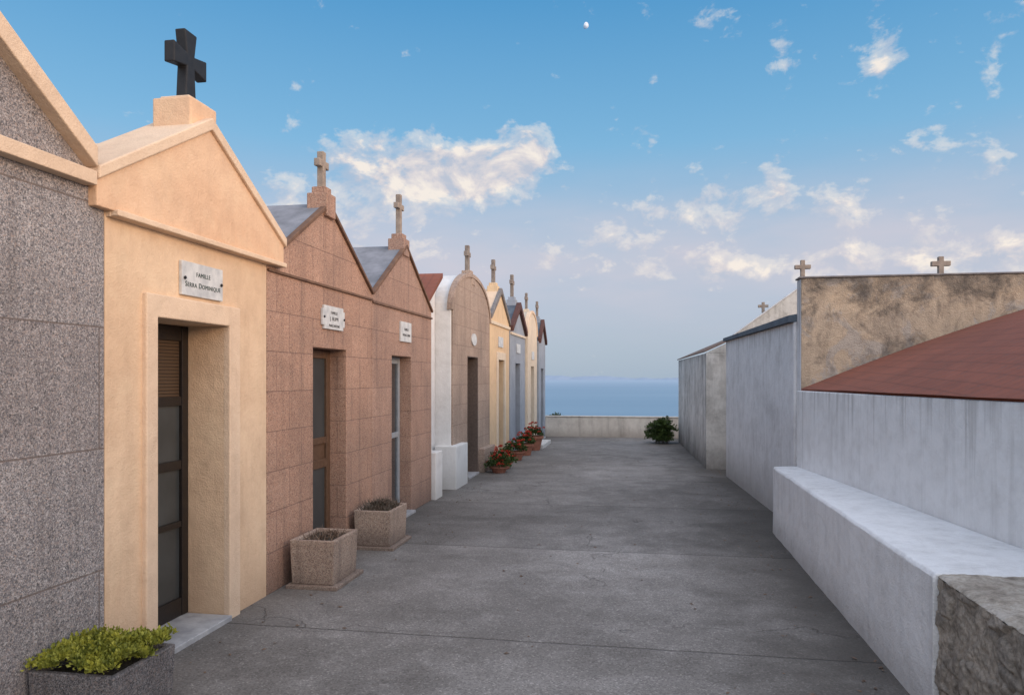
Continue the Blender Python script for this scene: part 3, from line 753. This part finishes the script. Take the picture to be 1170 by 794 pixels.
# debris on the path
vs=[];fs=[]
for i in range(420):
    y=rng.uniform(3,19); x=rng.choice([rng.gauss(1.15,.15),rng.gauss(-2.4,.2),rng.uniform(-2.4,1.3)])
    x=max(-2.6,min(1.3,x)); s=rng.uniform(.004,.014); a=rng.uniform(0,6.28)
    o=len(vs)
    for k in range(4): vs.append((x+s*math.cos(a+k*1.57)*(1.6 if k%2 else .8),y+s*math.sin(a+k*1.57)*(1.6 if k%2 else .8),.002+rng.uniform(0,.008)))
    vs.append((x,y,.004+s*.6)); fs+=[(o+k,o+(k+1)%4,o+4) for k in range(4)]
ob=mk('leaf_litter',[(vs,fs)],m_dry); ob['kind']='stuff'; ob['label']='scattered dry leaf fragments and grit on concrete'; ob['category']='leaf litter'

# moon: only the sunlit half is visible through the blue air
bm=bmesh.new(); bmesh.ops.create_uvsphere(bm,u_segments=32,v_segments=16,radius=13)
bmesh.ops.bisect_plane(bm,geom=bm.verts[:]+bm.edges[:]+bm.faces[:],plane_co=(-1.5,0,0),plane_no=Vector((.85,-.25,-.4)).normalized(),clear_inner=True)
me=bpy.data.meshes.new('moon'); bm.to_mesh(me); bm.free()
for p_ in me.polygons: p_.use_smooth=True
me.materials.append(simple('moon rock',(.85,.88,.9),(.55,.6,.66),1.,.12,spec=0))
mo=bpy.data.objects.new('moon',me); mo.location=Vector((-.0743,1.002,.474))*3000; COL.objects.link(mo)
mo['label']='small pale half moon in evening sky'; mo['category']='moon'

# ---------------------------------------------------------------- world
SUN_AZ=R(112); SUN_EL=R(11)
W=bpy.data.worlds.new('World'); S.world=W; W.use_nodes=True
W.cycles.sampling_method='MANUAL'; W.cycles.sample_map_resolution=512
nt=W.node_tree; nt.nodes.clear()
out=nt.nodes.new('ShaderNodeOutputWorld'); bg=nt.nodes.new('ShaderNodeBackground'); nt.links.new(bg.outputs[0],out.inputs[0])
bg.inputs[1].default_value=.12
sky=N(nt,'ShaderNodeTexSky',sky_type='NISHITA'); sky.sun_disc=False; sky.sun_elevation=SUN_EL; sky.sun_rotation=SUN_AZ
sky.air_density=1.; sky.dust_density=.6; sky.ozone_density=2.
gen=nt.nodes.new('ShaderNodeTexCoord').outputs['Generated']
sp=N(nt,'ShaderNodeSeparateXYZ',{'Vector':gen})
az=M(nt,'ARCTAN2',sp.outputs[0],sp.outputs[1]); el=M(nt,'ARCSINE',sp.outputs[2])
K=1/.12
def C(r,g,b_): return (r*K,g*K,b_*K)
grad=RAMP(nt,M(nt,'MULTIPLY',el,1.0),[(0.,(.39,.51,.66)),(.06,(.43,.53,.68)),(.16,(.42,.57,.74)),(.30,(.22,.51,.79)),(.48,(.085,.35,.68)),(1.,(.12,.26,.50))])
gradk=MIX(nt,1.,grad,(K,K,K),'MULTIPLY')
base=MIX(nt,.82,sky.outputs[0],gradk)
D=Vector((.46,-.70,.55)).normalized()  # added fill: unseen sky behind the camera brightened to lift the ambient light
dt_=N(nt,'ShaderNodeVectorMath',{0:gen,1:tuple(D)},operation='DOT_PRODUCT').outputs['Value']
fill_glow=N(nt,'ShaderNodeMapRange',{'Value':dt_,'From Min':-.20,'From Max':.85,'To Min':0.,'To Max':1.},interpolation_type='SMOOTHSTEP').outputs[0]
base=MIX(nt,1.,base,MIX(nt,fill_glow,(0,0,0),C(1.38,1.25,1.19)),'ADD')
u=az; v=el
vec=N(nt,'ShaderNodeCombineXYZ',{'X':u,'Y':M(nt,'MULTIPLY',v,1.5),'Z':0.}).outputs[0]
n1=NOISE(nt,vec,14,7,.6,.35)
n1b=NOISE(nt,MAP(nt,vec,(1,1,1),(.012,.02,0)),14,7,.6,.35)
n2=NOISE(nt,vec,36,5,.6,.2)
tot=None
for (a,e_,sa,se,k) in ((-.30,.27,.10,.036,.36),(-.22,.265,.06,.026,.33),(-.145,.295,.026,.028,.34),(-.42,.21,.12,.05,.20),
                    (.10,.225,.05,.026,.22),(.0,.205,.08,.028,.17),(-.12,.16,.22,.03,.12),(.36,.22,.10,.045,.12),(.29,.385,.020,.04,.31),(.18,.385,.016,.03,.26),
                    (.0,.31,.02,.015,.17),(.01,.27,.015,.02,.18),(.30,.14,.16,.020,.2),(.42,.14,.08,.025,.2),(.08,.44,.04,.02,.18),(.42,.38,.06,.03,.16),(.34,.30,.05,.03,.12),(.17,.24,.014,.035,.22),(.13,.14,.10,.016,.16),(.24,.20,.03,.03,.16),(.10,.29,.015,.02,.2)):
    dx=M(nt,'DIVIDE',M(nt,'SUBTRACT',u,a),sa); dy=M(nt,'DIVIDE',M(nt,'SUBTRACT',v,e_),se)
    g=M(nt,'MULTIPLY',M(nt,'EXPONENT',M(nt,'MULTIPLY',M(nt,'ADD',M(nt,'MULTIPLY',dx,dx),M(nt,'MULTIPLY',dy,dy)),-.6)),k)
    tot=g if tot is None else M(nt,'ADD',tot,g)
s=M(nt,'ADD',M(nt,'MULTIPLY',n1,.80),M(nt,'MULTIPLY',n2,.44))
d1=M(nt,'ADD',s,M(nt,'MULTIPLY',tot,.9))
mask=RAMP(nt,d1,[(.75,0.),(.87,.42),(1.04,.93)],'EASE')
shade=M(nt,'ADD',M(nt,'MULTIPLY',M(nt,'SUBTRACT',n1,n1b),3.4),.54,clamp=True)
cc=RAMP(nt,shade,[(.1,(.52,.56,.66)),(.5,(.74,.69,.70)),(.9,(.96,.87,.78))])
cck=MIX(nt,1.,cc,(K,K,K),'MULTIPLY')
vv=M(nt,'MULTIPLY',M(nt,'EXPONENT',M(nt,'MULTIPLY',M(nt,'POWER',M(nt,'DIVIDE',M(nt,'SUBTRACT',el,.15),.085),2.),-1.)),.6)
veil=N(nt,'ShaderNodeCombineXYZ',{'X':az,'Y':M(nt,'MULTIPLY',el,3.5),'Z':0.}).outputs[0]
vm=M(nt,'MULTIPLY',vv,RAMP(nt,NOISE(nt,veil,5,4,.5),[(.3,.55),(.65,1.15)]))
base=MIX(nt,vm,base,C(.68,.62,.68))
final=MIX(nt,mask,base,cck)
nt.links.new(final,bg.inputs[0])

# sun
sd=Vector((math.cos(SUN_EL)*math.sin(SUN_AZ),math.cos(SUN_EL)*math.cos(SUN_AZ),math.sin(SUN_EL)))
L=bpy.data.lights.new('sun','SUN'); L.energy=2.0; L.angle=R(22); L.color=(1.,.68,.43)
lo=bpy.data.objects.new('sun',L); lo.rotation_euler=sd.to_track_quat('Z','Y').to_euler(); COL.objects.link(lo)

# camera
cam=bpy.data.cameras.new('camera'); co=bpy.data.objects.new('camera',cam); COL.objects.link(co)
co.location=(0,0,1.6); th=math.atan(148/850)
co.rotation_euler=(R(90),0,th)
cam.sensor_width=36; cam.lens=36*850/1170; cam.shift_y=35/1170; cam.clip_end=120000; cam.clip_start=.05
S.camera=co
S.view_settings.view_transform='Standard'; S.view_settings.look='None'; S.view_settings.exposure=0
